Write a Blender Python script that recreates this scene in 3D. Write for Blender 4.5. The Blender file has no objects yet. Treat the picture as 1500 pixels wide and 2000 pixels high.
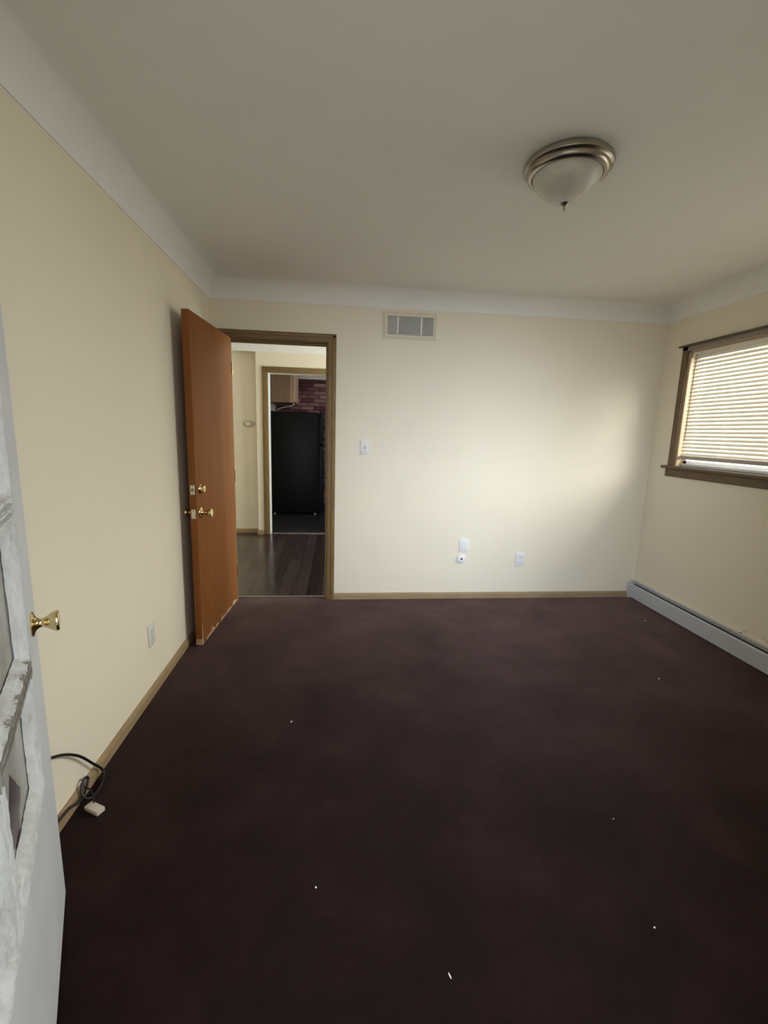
import bpy, bmesh, math, random
from mathutils import Vector, Matrix
random.seed(7)
S = bpy.context.scene
COL = S.collection
PI = math.pi

# ------------------------------------------------------------------ camera
cam_d = bpy.data.cameras.new('camera')
cam_d.sensor_fit = 'HORIZONTAL'
cam_d.sensor_width = 36.0
cam_d.lens = 36.0 * 886.43 / 1500.0
cam_d.clip_start = 0.01
cam = bpy.data.objects.new('camera', cam_d)
COL.objects.link(cam)
Rx = Vector((0.99457159, -0.0999243, 0.0290257))
Uy = Vector((-0.0110806, 0.17565446, 0.98438952))
Fz = Vector((0.10346292, 0.97936747, -0.17359371))
m = Matrix(((Rx.x, Uy.x, -Fz.x, 0), (Rx.y, Uy.y, -Fz.y, 0), (Rx.z, Uy.z, -Fz.z, 1.3863), (0, 0, 0, 1)))
cam.matrix_world = m
S.camera = cam

# ------------------------------------------------------------------ world, lights, exposure
S.view_settings.view_transform = 'Standard'
S.view_settings.look = 'None'
S.view_settings.gamma = 1.0
S.view_settings.use_curve_mapping = False
S.view_settings.exposure = 0.0
S.cycles.max_bounces = 12
S.cycles.diffuse_bounces = 8
S.cycles.sample_clamp_indirect = 4.0

w = bpy.data.worlds.new('world')
S.world = w
w.use_nodes = True
bg = w.node_tree.nodes['Background']
bg.inputs[0].default_value = (0.86, 0.93, 1.0, 1)
bg.inputs[1].default_value = 2.2


def area(name, loc, target, sx, sy, power, color, spread=180):
    d = bpy.data.lights.new(name, 'AREA')
    d.shape = 'RECTANGLE'
    d.size = sx
    d.size_y = sy
    d.energy = power
    d.color = color
    d.spread = math.radians(spread)
    o = bpy.data.objects.new(name, d)
    COL.objects.link(o)
    o.location = loc
    o.rotation_euler = (Vector(target) - Vector(loc)).to_track_quat('-Z', 'Y').to_euler()
    return o


# daylight coming in through the open entry behind the camera
area('daylight_entry', (-0.95, -3.0, 2.2), (0.35, 3.6, 0.7), 2.4, 1.5, 370, (0.68, 0.80, 1.0))
# daylight on the blinds of the right-hand window
area('daylight_window', (4.0, 1.75, 2.25), (2.7, 1.9, 1.6), 3.0, 1.6, 445, (1.0, 0.97, 0.93))
# added fill lamps in the hall and the kitchen, no windows built there
area('hall_fill_lamp', (2.45, 5.0, 1.5), (-1.3, 5.6, 1.3), 1.2, 1.2, 85, (0.88, 0.96, 1.0))
area('kitchen_fill_lamp', (1.5, 6.9, 1.9), (-0.6, 8.1, 2.1), 0.6, 0.6, 12.0, (0.9, 0.95, 1.0))

# ------------------------------------------------------------------ helpers


def newbm():
    return bmesh.new()


def bx(bm, x0, x1, y0, y1, z0, z1, bev=0.0, seg=2, rot=None):
    r = bmesh.ops.create_cube(bm, size=1.0)
    vs = r['verts']
    c = Vector(((x0 + x1) / 2, (y0 + y1) / 2, (z0 + z1) / 2))
    for v in vs:
        v.co = Vector((v.co.x * abs(x1 - x0), v.co.y * abs(y1 - y0), v.co.z * abs(z1 - z0)))
        if rot is not None:
            v.co = rot @ v.co
        v.co += c
    if bev > 0:
        es = list({e for v in vs for e in v.link_edges})
        bmesh.ops.bevel(bm, geom=es, offset=bev, segments=seg, affect='EDGES', profile=0.5)
    return bm


def quad(bm, pts):
    return bm.faces.new([bm.verts.new(p) for p in pts])


def lathe(bm, prof, seg=48, M=None):
    """prof: list of (radius, height) revolved round +Z, then moved by M"""
    M = M or Matrix.Identity(4)
    rings = []
    for r, h in prof:
        if r < 1e-6:
            rings.append([bm.verts.new(M @ Vector((0, 0, h)))])
        else:
            rings.append([bm.verts.new(M @ Vector((r * math.cos(2 * PI * k / seg), r * math.sin(2 * PI * k / seg), h))) for k in range(seg)])
    for a, b in zip(rings[:-1], rings[1:]):
        for k in range(seg):
            k2 = (k + 1) % seg
            if len(a) == 1 and len(b) == 1:
                continue
            if len(a) == 1:
                bm.faces.new((a[0], b[k2], b[k]))
            elif len(b) == 1:
                bm.faces.new((a[k], a[k2], b[0]))
            else:
                bm.faces.new((a[k], a[k2], b[k2], b[k]))
    return bm


def tube(bm, pts, r, seg=10):
    pts = [Vector(p) for p in pts]
    n = len(pts)
    up = Vector((0, 0, 1))
    rings = []
    nrm = None
    for i, p in enumerate(pts):
        t = (pts[min(i + 1, n - 1)] - pts[max(i - 1, 0)]).normalized()
        if nrm is None:
            nrm = t.orthogonal().normalized()
        nrm = (nrm - t * nrm.dot(t)).normalized()
        b = t.cross(nrm)
        rings.append([bm.verts.new(p + r * (math.cos(2 * PI * k / seg) * nrm + math.sin(2 * PI * k / seg) * b)) for k in range(seg)])
    for a, b in zip(rings[:-1], rings[1:]):
        for k in range(seg):
            bm.faces.new((a[k], a[(k + 1) % seg], b[(k + 1) % seg], b[k]))
    bm.faces.new(list(reversed(rings[0])))
    bm.faces.new(rings[-1])
    return bm


def spline(pts, n=8):
    P = [Vector(p) for p in pts]
    P = [2 * P[0] - P[1]] + P + [2 * P[-1] - P[-2]]
    out = []
    for i in range(1, len(P) - 2):
        for k in range(n):
            t = k / n
            a, b, c, d = P[i - 1], P[i], P[i + 1], P[i + 2]
            out.append(0.5 * ((2 * b) + (c - a) * t + (2 * a - 5 * b + 4 * c - d) * t * t + (3 * b - a - 3 * c + d) * t ** 3))
    out.append(P[-2])
    return out


def prism(bm, prof, axis, a0, a1):
    """closed 2D profile swept along an axis; prof in the two other axes, in xyz order"""
    def pt(p, a):
        if axis == 'x':
            return (a, p[0], p[1])
        if axis == 'y':
            return (p[0], a, p[1])
        return (p[0], p[1], a)
    A = [bm.verts.new(pt(p, a0)) for p in prof]
    B = [bm.verts.new(pt(p, a1)) for p in prof]
    n = len(prof)
    for i in range(n):
        bm.faces.new((A[i], A[(i + 1) % n], B[(i + 1) % n], B[i]))
    bm.faces.new(list(reversed(A)))
    bm.faces.new(B)
    return bm


def obj(name, bm, mat, parent=None, loc=None, local=False, smooth=35, recalc=True):
    """one mesh object; world coordinates unless local=True (then the parent's own axes)"""
    if recalc:
        bmesh.ops.recalc_face_normals(bm, faces=bm.faces)
    if parent is not None and not local:
        bm.transform(parent.matrix_world.inverted())
    if loc is not None and not local:
        bm.transform(Matrix.Translation(-Vector(loc)))
    me = bpy.data.meshes.new(name)
    if smooth:
        for f in bm.faces:
            f.smooth = True
        lim = math.radians(smooth)
        for e in bm.edges:
            if len(e.link_faces) != 2 or e.calc_face_angle(0) > lim:
                e.smooth = False
    bm.to_mesh(me)
    bm.free()
    me.materials.append(mat)
    o = bpy.data.objects.new(name, me)
    COL.objects.link(o)
    if parent is not None:
        o.parent = parent
        o.matrix_world = parent.matrix_world.copy()
    if loc is not None:
        o.location = loc
        o.matrix_world = Matrix.Translation(Vector(loc))
    return o


def tag(o, label, cat, group=None, kind=None):
    o['label'] = label
    o['category'] = cat
    if group:
        o['group'] = group
    if kind:
        o['kind'] = kind
    return o


def thing(name, label, cat, loc=(0, 0, 0), rz=0.0, group=None, kind=None):
    o = bpy.data.objects.new(name, None)
    COL.objects.link(o)
    o.empty_display_size = 0.05
    o.location = loc
    o.rotation_euler = (0, 0, rz)
    o.matrix_world = Matrix.Translation(Vector(loc)) @ Matrix.Rotation(rz, 4, 'Z')
    return tag(o, label, cat, group, kind)


# ------------------------------------------------------------------ materials


class NT:
    def __init__(self, name):
        self.m = bpy.data.materials.new(name)
        self.m.use_nodes = True
        self.t = self.m.node_tree
        self.b = self.t.nodes['Principled BSDF']

    def n(self, typ, **kw):
        x = self.t.nodes.new(typ)
        for k, v in kw.items():
            if k.startswith('_'):
                setattr(x, k[1:], v)
            else:
                x.inputs[k.replace('__', ' ')].default_value = v
        return x

    def l(self, a, b):
        self.t.links.new(a, b)

    def set(self, **kw):
        for k, v in kw.items():
            self.b.inputs[k.replace('_', ' ')].default_value = v
        return self

    def ramp(self, fac, stops):
        r = self.t.nodes.new('ShaderNodeValToRGB')
        self.l(fac, r.inputs[0])
        el = r.color_ramp.elements
        while len(el) < len(stops):
            el.new(0.5)
        for e, (p, c) in zip(el, stops):
            e.position = p
            e.color = (*c, 1) if len(c) == 3 else c
        return r

    def coords(self, scale=(1, 1, 1), rot=(0, 0, 0)):
        g = self.t.nodes.new('ShaderNodeTexCoord')
        mp = self.t.nodes.new('ShaderNodeMapping')
        mp.inputs['Scale'].default_value = scale
        mp.inputs['Rotation'].default_value = rot
        self.l(g.outputs['Object'], mp.inputs['Vector'])
        return mp.outputs[0]

    def bump(self, height, strength=0.2, dist=0.01):
        b = self.t.nodes.new('ShaderNodeBump')
        b.inputs['Strength'].default_value = strength
        b.inputs['Distance'].default_value = dist
        self.l(height, b.inputs['Height'])
        self.l(b.outputs[0], self.b.inputs['Normal'])

    def mix(self, fac, a, b):
        x = self.t.nodes.new('ShaderNodeMix')
        x.data_type = 'RGBA'
        if hasattr(fac, 'is_linked'):
            self.l(fac, x.inputs[0])
        else:
            x.inputs[0].default_value = fac
        for s, v in ((6, a), (7, b)):
            if hasattr(v, 'is_linked'):
                self.l(v, x.inputs[s])
            else:
                x.inputs[s].default_value = (*v, 1)
        return x.outputs[2]

    def math(self, op, a, b=None, clamp=False):
        x = self.t.nodes.new('ShaderNodeMath')
        x.operation = op
        x.use_clamp = clamp
        for i, v in enumerate((a, b)):
            if v is None:
                continue
            if hasattr(v, 'is_linked'):
                self.l(v, x.inputs[i])
            else:
                x.inputs[i].default_value = v
        return x.outputs[0]


def plain(name, col, rough=0.5, metal=0.0, spec=0.5, noise=0.0, scale=30, bump=0.0, **kw):
    a = NT(name)
    a.set(Roughness=rough, Metallic=metal, Specular_IOR_Level=spec)
    a.b.inputs['Base Color'].default_value = (*col, 1)
    for k, v in kw.items():
        a.b.inputs[k.replace('_', ' ')].default_value = v
    if noise or bump:
        c = a.coords()
        nz = a.n('ShaderNodeTexNoise', Scale=scale, Detail=6.0)
        a.l(c, nz.inputs['Vector'])
        if noise:
            r = a.ramp(nz.outputs[0], [(0.3, tuple(x * (1 - noise) for x in col)), (0.7, tuple(min(1, x * (1 + noise)) for x in col))])
            a.l(r.outputs[0], a.b.inputs['Base Color'])
        if bump:
            a.bump(nz.outputs[0], bump, 0.004)
    return a.m


def wall_paint(name, col, rough=0.75):
    a = NT(name)
    a.set(Roughness=rough, Specular_IOR_Level=0.25)
    c = a.coords()
    n1 = a.n('ShaderNodeTexNoise', Scale=1.3, Detail=4.0, Roughness=0.6)
    a.l(c, n1.inputs['Vector'])
    r = a.ramp(n1.outputs[0], [(0.3, tuple(x * 0.965 for x in col)), (0.7, col)])
    a.l(r.outputs[0], a.b.inputs['Base Color'])
    n2 = a.n('ShaderNodeTexNoise', Scale=90.0, Detail=3.0)
    a.l(c, n2.inputs['Vector'])
    a.bump(n2.outputs[0], 0.12, 0.003)
    return a


CREAM = (0.835, 0.76, 0.605)
M = {}
M['wall'] = wall_paint('cream_wall_paint', CREAM).m

# right wall: same paint with flaking brown patches just above the heater
a = wall_paint('cream_wall_paint_flaking', CREAM)
g = a.t.nodes.new('ShaderNodeTexCoord')
sx = a.t.nodes.new('ShaderNodeSeparateXYZ')
a.l(g.outputs['Object'], sx.inputs[0])
band = a.math('MULTIPLY', a.math('LESS_THAN', sx.outputs[2], 0.195), a.math('GREATER_THAN', sx.outputs[2], 0.15))
mp = a.coords(scale=(1, 6, 50))
nz = a.n('ShaderNodeTexNoise', Scale=1.6, Detail=5.0, Roughness=0.7)
a.l(mp, nz.inputs['Vector'])
patch = a.math('GREATER_THAN', nz.outputs[0], 0.60)
yb = a.math('LESS_THAN', sx.outputs[1], 2.62)
fac = a.math('MULTIPLY', a.math('MULTIPLY', band, patch), yb)
base = a.b.inputs['Base Color'].links[0].from_socket
a.l(a.mix(fac, base, (0.20, 0.14, 0.10)), a.b.inputs['Base Color'])
M['wall_flaking'] = a.m

M['ceiling'] = wall_paint('white_ceiling_paint', (0.85, 0.835, 0.79), 0.8).m
M['white'] = plain('white_plastic', (0.80, 0.80, 0.78), 0.35)
M['white2'] = plain('off_white_plastic', (0.74, 0.72, 0.66), 0.4)
M['dark'] = plain('dark_recess', (0.02, 0.02, 0.02), 0.8)
M['brass'] = plain('polished_brass', (0.74, 0.60, 0.33), 0.16, 1.0)
M['nickel'] = plain('brushed_nickel', (0.38, 0.34, 0.285), 0.27, 1.0, noise=0.08, scale=12)
M['steel'] = plain('satin_steel', (0.70, 0.66, 0.56), 0.35, 1.0)
M['screw'] = plain('screw_steel', (0.25, 0.23, 0.2), 0.4, 1.0)

# carpet
a = NT('burgundy_carpet')
a.set(Roughness=0.85, Specular_IOR_Level=0.1, Sheen_Weight=0.85, Sheen_Roughness=0.3)
a.b.inputs['Sheen Tint'].default_value = (0.80, 0.50, 0.44, 1)
c = a.coords()
n1 = a.n('ShaderNodeTexNoise', Scale=2.6, Detail=6.0, Roughness=0.65, Distortion=0.3)
a.l(c, n1.inputs['Vector'])
r1 = a.ramp(n1.outputs[0], [(0.34, (0.009, 0.0034, 0.0038)), (0.52, (0.015, 0.0060, 0.0062)), (0.70, (0.026, 0.0115, 0.0105))])
n2 = a.n('ShaderNodeTexNoise', Scale=380.0, Detail=3.0, Roughness=0.7)
a.l(c, n2.inputs['Vector'])
r2 = a.ramp(n2.outputs[0], [(0.3, (0.62, 0.62, 0.62)), (0.7, (1.2, 1.2, 1.2))])
mx = a.t.nodes.new('ShaderNodeMix')
mx.data_type = 'RGBA'
mx.blend_type = 'MULTIPLY'
mx.inputs[0].default_value = 1.0
a.l(r1.outputs[0], mx.inputs[6])
a.l(r2.outputs[0], mx.inputs[7])
a.l(mx.outputs[2], a.b.inputs['Base Color'])
sw_ = a.ramp(n1.outputs[0], [(0.32, (0.66, 0.66, 0.66)), (0.72, (0.98, 0.98, 0.98))])
a.l(sw_.outputs[0], a.b.inputs['Sheen Weight'])
a.bump(n2.outputs[0], 0.35, 0.004)
M['carpet'] = a.m


def wood(name, c0, c1, scale=(14, 14, 1.0), rough=0.5, spec=0.2, dist=2.0):
    a = NT(name)
    a.set(Roughness=rough, Specular_IOR_Level=spec)
    c = a.coords(scale=scale)
    n = a.n('ShaderNodeTexNoise', Scale=2.2, Detail=7.0, Roughness=0.6, Distortion=dist)
    a.l(c, n.inputs['Vector'])
    r = a.ramp(n.outputs[0], [(0.3, c0), (0.7, c1)])
    a.l(r.outputs[0], a.b.inputs['Base Color'])
    return a


M['trim_wood'] = wood('olive_brown_stained_trim', (0.16, 0.10, 0.038), (0.27, 0.175, 0.072), (20, 20, 1.5)).m
M['trim_top'] = wood('olive_brown_stained_head', (0.15, 0.10, 0.042), (0.24, 0.16, 0.075), (1.5, 20, 20)).m
M['base_wood_x'] = wood('tan_stained_baseboard', (0.27, 0.19, 0.10), (0.40, 0.29, 0.17), (1.5, 20, 20)).m
M['base_wood_y'] = wood('tan_stained_baseboard_long', (0.27, 0.19, 0.10), (0.38, 0.28, 0.16), (20, 1.5, 20)).m
M['win_wood'] = wood('brown_window_trim', (0.13, 0.085, 0.045), (0.22, 0.15, 0.085), (20, 20, 1.5)).m
M['win_wood_y'] = wood('brown_window_trim_long', (0.12, 0.08, 0.045), (0.19, 0.13, 0.075), (20, 1.5, 20)).m

# orange wooden door with pale chipped lower edge
a = wood('orange_brown_veneer', (0.195, 0.068, 0.017), (0.25, 0.094, 0.026), (9, 9, 0.7), 0.6, 0.15, 1.2)
g = a.t.nodes.new('ShaderNodeTexCoord')
sx = a.t.nodes.new('ShaderNodeSeparateXYZ')
a.l(g.outputs['Object'], sx.inputs[0])
mp = a.coords(scale=(14, 0.01, 0.01))
nz = a.n('ShaderNodeTexNoise', Scale=1.0, Detail=2.0)
a.l(mp, nz.inputs['Vector'])
hgt = a.math('MULTIPLY', a.math('SUBTRACT', nz.outputs[0], 0.34), 0.17)
low = a.math('LESS_THAN', a.math('SUBTRACT', sx.outputs[2], 0.004), hgt)
# long chip beside the free edge: narrow wedge at local x 0.775..0.79 up to z 0.15
wedge = a.math('LESS_THAN', a.math('ABSOLUTE', a.math('SUBTRACT', sx.outputs[0], 0.792)), a.math('MULTIPLY', a.math('SUBTRACT', 0.18, sx.outputs[2]), 0.06))
mp2 = a.coords(scale=(60, 60, 12))
nz2 = a.n('ShaderNodeTexNoise', Scale=1.0, Detail=3.0)
a.l(mp2, nz2.inputs['Vector'])
wedge = a.math('MULTIPLY', wedge, a.math('GREATER_THAN', nz2.outputs[0], 0.40))
fac = a.math('MAXIMUM', low, wedge)
base = a.b.inputs['Base Color'].links[0].from_socket
a.l(a.mix(fac, base, (0.50, 0.33, 0.21)), a.b.inputs['Base Color'])
M['door_wood'] = a.m

# old white gloss paint, brushed and scuffed
a = NT('old_white_door_paint')
a.set(Roughness=0.5, Specular_IOR_Level=0.4)
c = a.coords(scale=(1, 1, 0.35))
n1 = a.n('ShaderNodeTexNoise', Scale=28.0, Detail=8.0, Roughness=0.75)
a.l(c, n1.inputs['Vector'])
r = a.ramp(n1.outputs[0], [(0.30, (0.40, 0.38, 0.35)), (0.42, (0.60, 0.60, 0.58)), (0.6, (0.74, 0.75, 0.75))])
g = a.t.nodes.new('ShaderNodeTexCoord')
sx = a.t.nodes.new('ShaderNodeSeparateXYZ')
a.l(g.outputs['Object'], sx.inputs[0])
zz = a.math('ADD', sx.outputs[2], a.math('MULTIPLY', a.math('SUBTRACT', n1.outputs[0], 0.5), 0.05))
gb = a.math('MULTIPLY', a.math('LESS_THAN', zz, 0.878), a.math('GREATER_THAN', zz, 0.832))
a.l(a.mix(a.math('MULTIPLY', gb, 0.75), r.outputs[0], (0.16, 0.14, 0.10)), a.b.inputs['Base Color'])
a.bump(n1.outputs[0], 0.5, 0.006)
M['old_white'] = a.m
a = NT('smooth_white_door_paint')
a.set(Roughness=0.5, Specular_IOR_Level=0.4)
c = a.coords()
n1 = a.n('ShaderNodeTexNoise', Scale=5.0, Detail=4.0)
a.l(c, n1.inputs['Vector'])
r = a.ramp(n1.outputs[0], [(0.3, (0.58, 0.60, 0.62)), (0.7, (0.66, 0.68, 0.70))])
a.l(r.outputs[0], a.b.inputs['Base Color'])
M['door_white'] = a.m
# grubby painted-over pane
a = NT('grubby_painted_pane')
a.set(Roughness=0.3, Specular_IOR_Level=0.6)
c = a.coords(scale=(1, 1, 1))
n1 = a.n('ShaderNodeTexNoise', Scale=7.0, Detail=7.0, Roughness=0.7)
a.l(c, n1.inputs['Vector'])
r = a.ramp(n1.outputs[0], [(0.30, (0.20, 0.17, 0.14)), (0.5, (0.34, 0.33, 0.29)), (0.7, (0.46, 0.44, 0.42))])
# dark red diamond patch on the lower pane, edge made ragged by noise
g = a.t.nodes.new('ShaderNodeTexCoord')
sx = a.t.nodes.new('ShaderNodeSeparateXYZ')
a.l(g.outputs['Object'], sx.inputs[0])
dz = a.math('DIVIDE', a.math('ABSOLUTE', a.math('SUBTRACT', sx.outputs[2], 0.640)), 0.085)
dx = a.math('DIVIDE', a.math('ABSOLUTE', a.math('SUBTRACT', sx.outputs[0], 0.475)), 0.075)
red_patch = a.math('LESS_THAN', a.math('ADD', a.math('ADD', dz, dx), a.math('MULTIPLY', a.math('SUBTRACT', n1.outputs[0], 0.5), 1.2)), 1.0)
a.l(a.mix(red_patch, r.outputs[0], (0.035, 0.008, 0.012)), a.b.inputs['Base Color'])
M['pane'] = a.m

M['heater'] = plain('heater_grey_enamel', (0.52, 0.53, 0.54), 0.4, 0.0, 0.5, noise=0.04, scale=4)
M['heater_dark'] = plain('heater_slot_shade', (0.03, 0.03, 0.03), 0.6)
M['slat'] = plain('cream_blind_slat', (0.86, 0.80, 0.68), 0.45)
# slats are thin vinyl: let daylight glow through
a = NT('translucent_vinyl_slat')
tr = a.t.nodes.new('ShaderNodeBsdfTranslucent')
tr.inputs[0].default_value = (0.95, 0.86, 0.68, 1)
ms = a.t.nodes.new('ShaderNodeMixShader')
ms.inputs[0].default_value = 0.10
a.b.inputs['Base Color'].default_value = (0.86, 0.81, 0.70, 1)
a.b.inputs['Roughness'].default_value = 0.4
out = a.t.nodes['Material Output']
a.l(a.b.outputs[0], ms.inputs[1])
a.l(tr.outputs[0], ms.inputs[2])
a.l(ms.outputs[0], out.inputs[0])
M['slat'] = a.m
M['vinyl'] = plain('white_window_vinyl', (0.82, 0.84, 0.86), 0.35)
M['grille'] = plain('grey_register_grille', (0.50, 0.49, 0.45), 0.5, noise=0.06, scale=20)
M['grille_dark'] = plain('register_shadow_gap', (0.20, 0.20, 0.18), 0.7)
M['grille_bar'] = plain('pale_register_bar', (0.82, 0.80, 0.74), 0.5)
M['grille_frame'] = plain('painted_over_register_frame', (0.74, 0.68, 0.52), 0.6, bump=0.5, scale=60)
M['cable'] = plain('black_cable_jacket', (0.008, 0.008, 0.008), 0.45)
M['adapter'] = plain('beige_adapter_plastic', (0.62, 0.55, 0.47), 0.5)
M['lint'] = plain('white_lint', (0.85, 0.85, 0.82), 0.8)
M['fridge'] = plain('black_appliance_enamel', (0.004, 0.004, 0.0045), 0.45, 0.0, 0.25, bump=0.15, scale=160)
M['fridge_handle'] = plain('dark_grey_handle', (0.06, 0.065, 0.07), 0.3)
M['gasket'] = plain('fridge_gasket', (0.003, 0.003, 0.003), 0.8)
M['cab'] = wood('brown_cabinet_side', (0.30, 0.19, 0.13), (0.36, 0.24, 0.17), (8, 8, 1), 0.45).m
M['cab_light'] = wood('tan_cabinet_front', (0.58, 0.42, 0.28), (0.66, 0.48, 0.33), (8, 8, 1), 0.4).m

# frosted alabaster bowl
a = NT('frosted_alabaster_glass')
a.set(Roughness=0.35, Specular_IOR_Level=0.5, Subsurface_Weight=0.3, Subsurface_Scale=0.02)
c = a.coords()
n1 = a.n('ShaderNodeTexNoise', Scale=9.0, Detail=4.0, Distortion=1.5)
a.l(c, n1.inputs['Vector'])
r = a.ramp(n1.outputs[0], [(0.3, (0.55, 0.53, 0.46)), (0.7, (0.68, 0.66, 0.58))])
a.l(r.outputs[0], a.b.inputs['Base Color'])
M['alabaster'] = a.m

M['wand'] = plain('clear_brown_wand', (0.30, 0.24, 0.16), 0.2)
M['head_grey'] = plain('grey_brown_head_board', (0.30, 0.255, 0.21), 0.6)
M['rail'] = plain('backlit_blind_rail', (0.42, 0.37, 0.31), 0.5)  # tan darkened to put the bottom rail's backlit shade into its colour
M['slot'] = plain('grey_socket_slots', (0.30, 0.30, 0.30), 0.6)
# clear pane
a = NT('clear_window_glass')
tp = a.t.nodes.new('ShaderNodeBsdfTransparent')
tp.inputs[0].default_value = (0.95, 0.97, 0.97, 1)
gl = a.t.nodes.new('ShaderNodeBsdfGlossy')
gl.inputs['Roughness'].default_value = 0.02
ms = a.t.nodes.new('ShaderNodeMixShader')
ms.inputs[0].default_value = 0.06
a.l(tp.outputs[0], ms.inputs[1])
a.l(gl.outputs[0], ms.inputs[2])
a.l(ms.outputs[0], a.t.nodes['Material Output'].inputs[0])
M['glass'] = a.m

# hall floor: dark planks running away from the camera
a = NT('dark_plank_floor')
a.set(Roughness=0.22, Specular_IOR_Level=0.5)
mp = a.coords(rot=(0, 0, PI / 2))
bt = a.n('ShaderNodeTexBrick', Scale=1.0, Mortar__Size=0.0025, Mortar__Smooth=0.2, Brick__Width=1.1, Row__Height=0.125)
bt.offset = 0.37
bt.inputs['Color1'].default_value = (0.016, 0.011, 0.011, 1)
bt.inputs['Color2'].default_value = (0.050, 0.035, 0.034, 1)
bt.inputs['Mortar'].default_value = (0.008, 0.006, 0.006, 1)
a.l(mp, bt.inputs['Vector'])
a.l(bt.outputs[0], a.b.inputs['Base Color'])
mp3 = a.coords(scale=(18, 1.5, 1))
nz = a.n('ShaderNodeTexNoise', Scale=2.0, Detail=6.0)
a.l(mp3, nz.inputs['Vector'])
rr = a.ramp(nz.outputs[0], [(0.3, (0.16, 0.16, 0.16)), (0.7, (0.26, 0.26, 0.26))])
a.l(rr.outputs[0], a.b.inputs['Roughness'])
M['planks'] = a.m

# red brick
a = NT('painted_red_brick')
a.set(Roughness=0.7)
mp = a.coords(rot=(PI / 2, 0, 0))
bt = a.n('ShaderNodeTexBrick', Scale=1.0, Mortar__Size=0.006, Mortar__Smooth=0.3, Brick__Width=0.215, Row__Height=0.0665, Bias=-0.2)
bt.inputs['Color1'].default_value = (0.11, 0.03, 0.036, 1)
bt.inputs['Color2'].default_value = (0.50, 0.27, 0.27, 1)
bt.inputs['Mortar'].default_value = (0.028, 0.006, 0.010, 1)
a.l(mp, bt.inputs['Vector'])
a.l(bt.outputs[0], a.b.inputs['Base Color'])
a.bump(bt.outputs[1], -0.5, 0.01)
M['brick'] = a.m
M['kitchen_floor'] = plain('dark_kitchen_vinyl', (0.03, 0.028, 0.03), 0.3, noise=0.3, scale=3)
M['threshold'] = plain('worn_metal_threshold', (0.30, 0.26, 0.22), 0.4, 0.7, noise=0.3, scale=40)
M['outside'] = plain('pale_outdoor_concrete', (0.42, 0.42, 0.40), 0.9, noise=0.1, scale=3)

# ------------------------------------------------------------------ room shell
XL, XR, YF, YB = -0.947, 2.64, 0.33, 3.631
ZC, RC, ZT = 2.308, 0.132, 2.44
TH = 0.12
OX0, OX1, OZ = -0.835, -0.040, 2.075       # rough opening in the back wall

b = newbm()
bx(b, XL - 0.0, XR, YF - TH, YB + 0.06, -0.06, 0.0)
tag(obj('floor', b, M['carpet'], smooth=0), 'dark burgundy wall-to-wall carpet with faded lighter traffic area', 'carpet', kind='structure')

b = newbm()
bx(b, XL - TH, XL, YF - TH, YB + TH, -0.06, 2.6)
tag(obj('wall_left', b, M['wall'], smooth=0), 'long cream wall behind the open orange wooden door', 'wall', kind='structure')

b = newbm()
bx(b, XL, OX0, YB, YB + TH, -0.06, 2.6)
bx(b, OX1, XR + TH, YB, YB + TH, -0.06, 2.6)
bx(b, OX0, OX1, YB, YB + TH, OZ, 2.6)
tag(obj('wall_back', b, M['wall'], smooth=0), 'cream far wall holding the doorway, light switch and air register', 'wall', kind='structure')

WY0, WY1, WZ0, WZ1 = 1.25, 3.335, 1.19, 2.055   # window opening
b = newbm()
bx(b, XR, XR + TH, YF - TH, WY0, -0.06, 2.6)
bx(b, XR, XR + TH, WY1, YB, -0.06, 2.6)
bx(b, XR, XR + TH, WY0, WY1, -0.06, WZ0)
bx(b, XR, XR + TH, WY0, WY1, WZ1, 2.6)
tag(obj('wall_right', b, M['wall_flaking'], smooth=0), 'cream wall around the window above the long grey heater', 'wall', kind='structure')

EX0, EX1, EZ = -0.43, 0.72, 2.06              # entry opening behind the camera
b = newbm()
bx(b, XL, EX0, YF - TH, YF, -0.06, 2.6)
bx(b, EX1, XR, YF - TH, YF, -0.06, 2.6)
bx(b, EX0, EX1, YF - TH, YF, EZ, 2.6)
tag(obj('wall_front', b, M['wall'], smooth=0), 'cream wall with the open entry doorway the view is taken from', 'wall', kind='structure')

# coved ceiling
def cove(name, x0, x1, y0, y1, mat, label, zc=ZC, rc=RC, cut_top=2.6):
    b = newbm()
    N = 18
    loops = []

    def ring(off, z):
        return [b.verts.new(p) for p in ((x0 + off, y0 + off, z), (x1 - off, y0 + off, z), (x1 - off, y1 - off, z), (x0 + off, y1 - off, z))]
    loops.append(ring(-0.001, zc - 0.0))
    loops.append(ring(0.005, zc - 0.0))
    for i in range(N + 1):
        t = i / N * PI / 2
        loops.append(ring(0.005 + rc * (1 - math.cos(t)), zc + 0.004 + (rc - 0.004) * math.sin(t)))
    for A, B in zip(loops[:-1], loops[1:]):
        for k in range(4):
            b.faces.new((A[k], A[(k + 1) % 4], B[(k + 1) % 4], B[k]))
    b.faces.new(loops[-1])
    # slab above
    bx(b, x0 - 0.0, x1 + 0.0, y0 - 0.0, y1 + 0.0, cut_top - 0.02, cut_top)
    o = obj(name, b, mat, smooth=30)
    return tag(o, label, 'ceiling', kind='structure')


cove('ceiling', XL, XR, YF, YB, M['ceiling'], 'off-white plaster ceiling with rounded coved edges above the room')

# baseboards
def board(name, mat, axis, fixed, a0, a1, side, label, h=0.052, t=0.014):
    b = newbm()
    s = side
    prof = [(fixed, 0.0), (fixed + s * t, 0.0), (fixed + s * t, h * 0.72), (fixed + s * t * 0.75, h * 0.9), (fixed + s * t * 0.3, h), (fixed, h)]
    prism(b, prof, axis, a0, a1)
    return tag(obj(name, b, mat, smooth=20), label, 'baseboard', kind='structure')


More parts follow.
